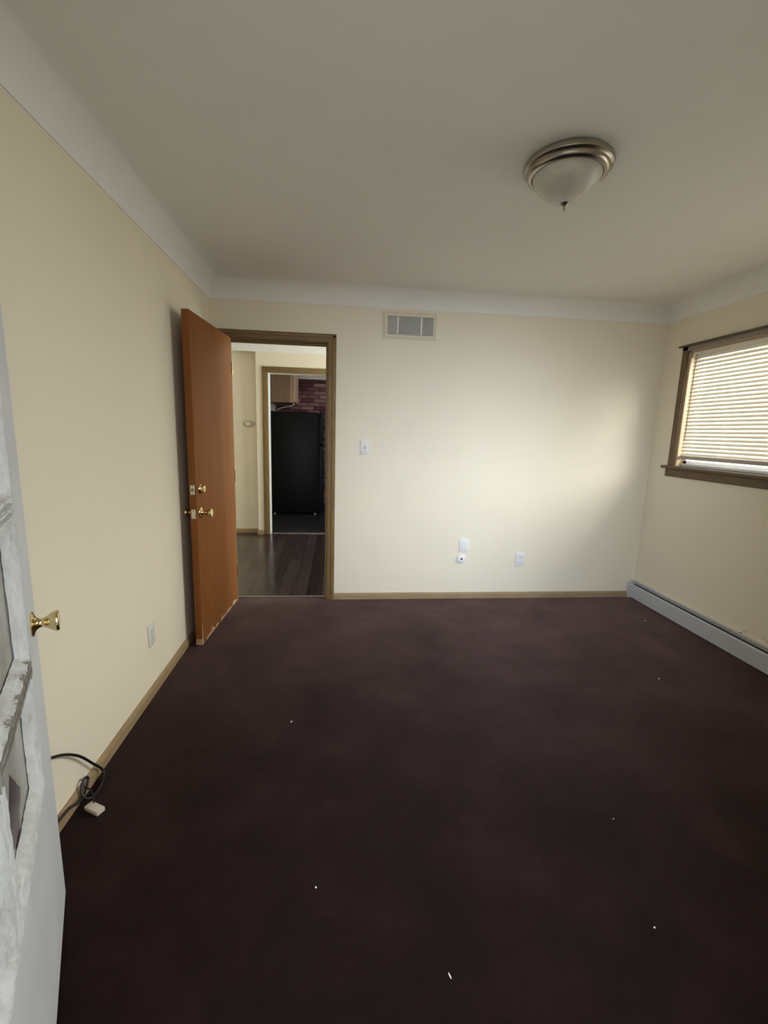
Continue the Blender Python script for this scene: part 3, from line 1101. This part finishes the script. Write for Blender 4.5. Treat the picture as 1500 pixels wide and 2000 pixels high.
bx(b, -0.075, -0.055, KY - 0.005, KY + 0.135, 0.0, 2.078, 0.002, 1)
obj('jamb', b, M['trim_wood'], tr2)
b = newbm()
bx(b, -0.858, -0.06, KY + 0.02, KY + 0.06, 0.0, 0.008, 0.002, 1)
tag(obj('trim_4', b, M['threshold'], smooth=20), 'thin metal strip across the floor of the inner kitchen doorway', 'threshold', kind='structure')

th = thing('thermostat', 'small pale oval thermostat on the hall wall past the orange door', 'thermostat', (-1.137, HYB, 1.440))
b = newbm()
lathe(b, [(0.0, 0.0), (0.075, 0.0), (0.073, 0.010), (0.060, 0.017), (0.0, 0.018)], 40, basis((-1.137, HYB, 1.440), (0, -1, 0)) @ Matrix.Diagonal((1, 0.55, 1, 1)))
obj('cover', b, plain('grey_beige_cover', (0.50, 0.46, 0.37), 0.5), th)
b = newbm()
lathe(b, [(0.0, 0.0), (0.034, 0.0), (0.032, 0.006), (0.0, 0.007)], 32, basis((-1.155, HYB - 0.0175, 1.440), (0, -1, 0)) @ Matrix.Diagonal((1, 0.7, 1, 1)))
obj('dial', b, M['white2'], th)

# ------------------------------------------------------------------ kitchen
KLX, KRX, KYB = -1.10, 2.2, 8.35
b = newbm()
bx(b, KLX - 0.1, KRX, KY + 0.13, KYB, -0.06, 0.0)
tag(obj('floor_kitchen', b, M['kitchen_floor'], smooth=0), 'dark kitchen floor in front of the black refrigerator', 'floor', kind='structure')
b = newbm()
bx(b, KLX - 0.1, KRX, KYB, KYB + 0.1, -0.06, 2.6)
tag(obj('wall_brick', b, M['brick'], smooth=0), 'dark red brick kitchen wall behind the black refrigerator', 'brick wall', kind='structure')
b = newbm()
bx(b, KLX - 0.1, KLX, KY + 0.13, KYB, -0.06, 2.6)
bx(b, KRX, KRX + 0.1, KY + 0.13, KYB, -0.06, 2.6)
tag(obj('wall_kitchen_ends', b, M['wall'], smooth=0), 'side walls of the dark kitchen', 'wall', kind='structure')
b = newbm()
bx(b, KLX - 0.1, KRX + 0.1, KY + 0.13, KYB + 0.1, 2.45, 2.6)
tag(obj('ceiling_kitchen', b, M['ceiling'], smooth=0), 'pale kitchen ceiling above the brick', 'ceiling', kind='structure')
b = newbm()
bx(b, KLX, KRX, KYB - 0.03, KYB, 2.255, 2.45, 0.003, 1)
tag(obj('trim_5', b, M['white'], smooth=20), 'white strip along the top of the red brick kitchen wall', 'trim', kind='structure')

fr = thing('refrigerator', 'tall black refrigerator standing sideways in the dark kitchen', 'refrigerator', (-0.65, 7.85, 0))
FY0, FY1 = 7.50, 8.22
b = newbm()
bx(b, -1.085, -0.318, FY0, FY1, 0.03, 1.662, 0.008, 2)
obj('body', b, M['fridge'], fr)
b = newbm()
bx(b, -0.320, -0.292, FY0 + 0.012, FY1 - 0.012, 0.07, 1.65)
obj('gasket', b, M['gasket'], fr)
for (z0, z1, hz0, hz1) in ((1.145, 1.668, 1.17, 1.60), (0.06, 1.130, 0.55, 1.10)):
    b = newbm()
    bx(b, -0.293, -0.236, FY0 + 0.002, FY1 - 0.002, z0, z1, 0.012, 3)
    dr = obj('door', b, M['fridge'], fr)
    b = newbm()
    bx(b, -0.200, -0.180, FY0 + 0.030, FY0 + 0.062, hz0, hz1, 0.007, 3)
    bx(b, -0.240, -0.190, FY0 + 0.034, FY0 + 0.058, hz0, hz0 + 0.04, 0.005, 2)
    bx(b, -0.240, -0.190, FY0 + 0.034, FY0 + 0.058, hz1 - 0.04, hz1, 0.005, 2)
    obj('handle', b, M['fridge_handle'], dr)
for (fx, fy) in ((-1.02, FY0 + 0.04), (-0.36, FY0 + 0.04), (-1.02, FY1 - 0.05), (-0.36, FY1 - 0.05)):
    b = newbm()
    lathe(b, [(0.0, 0.0), (0.022, 0.0), (0.022, 0.008), (0.010, 0.010), (0.010, 0.032), (0.0, 0.032)], 20, Matrix.Translation((fx, fy, 0.0)))
    obj('foot', b, M['white'], fr)

cb = thing('wall_cabinet', 'brown wooden wall cabinet hanging above the black refrigerator', 'cabinet', (-0.9, 7.9, 1.80))
b = newbm()
bx(b, KLX, -0.752, 7.50, 8.20, 1.802, 2.44, 0.003, 1)
obj('body', b, M['cab'], cb)
b = newbm()
bx(b, -0.752, -0.728, 7.50, 8.20, 1.802, 2.44, 0.003, 1)
obj('face_frame', b, M['cab_light'], cb)
for (y0, y1) in ((7.515, 7.845), (7.855, 8.185)):
    b = newbm()
    bx(b, -0.727, -0.680, y0, y1, 1.815, 2.40, 0.006, 2)
    obj('door', b, M['cab_light'], cb)
b = newbm()
tube(b, spline([(-0.70, 7.51, 1.80), (-0.70, 7.50, 1.775), (-0.74, 7.50, 1.750), (-0.82, 7.52, 1.735), (-0.93, 7.56, 1.705), (-1.0, 7.6, 1.672)], 8), 0.006, 8)
tag(obj('white_cord', b, M['white'], loc=(-0.8, 7.55, 1.74)), 'thin white cord sagging from the cabinet onto the refrigerator top', 'cord')

b = newbm()
bx(b, -2.6, 2.2, -0.78, -0.66, -0.1, 0.98, 0.01, 2)  # blocker added out of view, keeps entry light off the near carpet
tag(obj('entry_light_blocker', b, M['outside'], smooth=20), 'added unseen low wall outside the entry that shades the near carpet', 'light blocker', kind='structure')
# ground outdoors behind the entry and outside the window
b = newbm()
bx(b, -8, 12, -8, YF - TH - 0.02, -0.22, -0.08)
tag(obj('ground', b, M['outside'], smooth=0), 'pale concrete ground outside the entry doorway', 'ground', kind='structure')
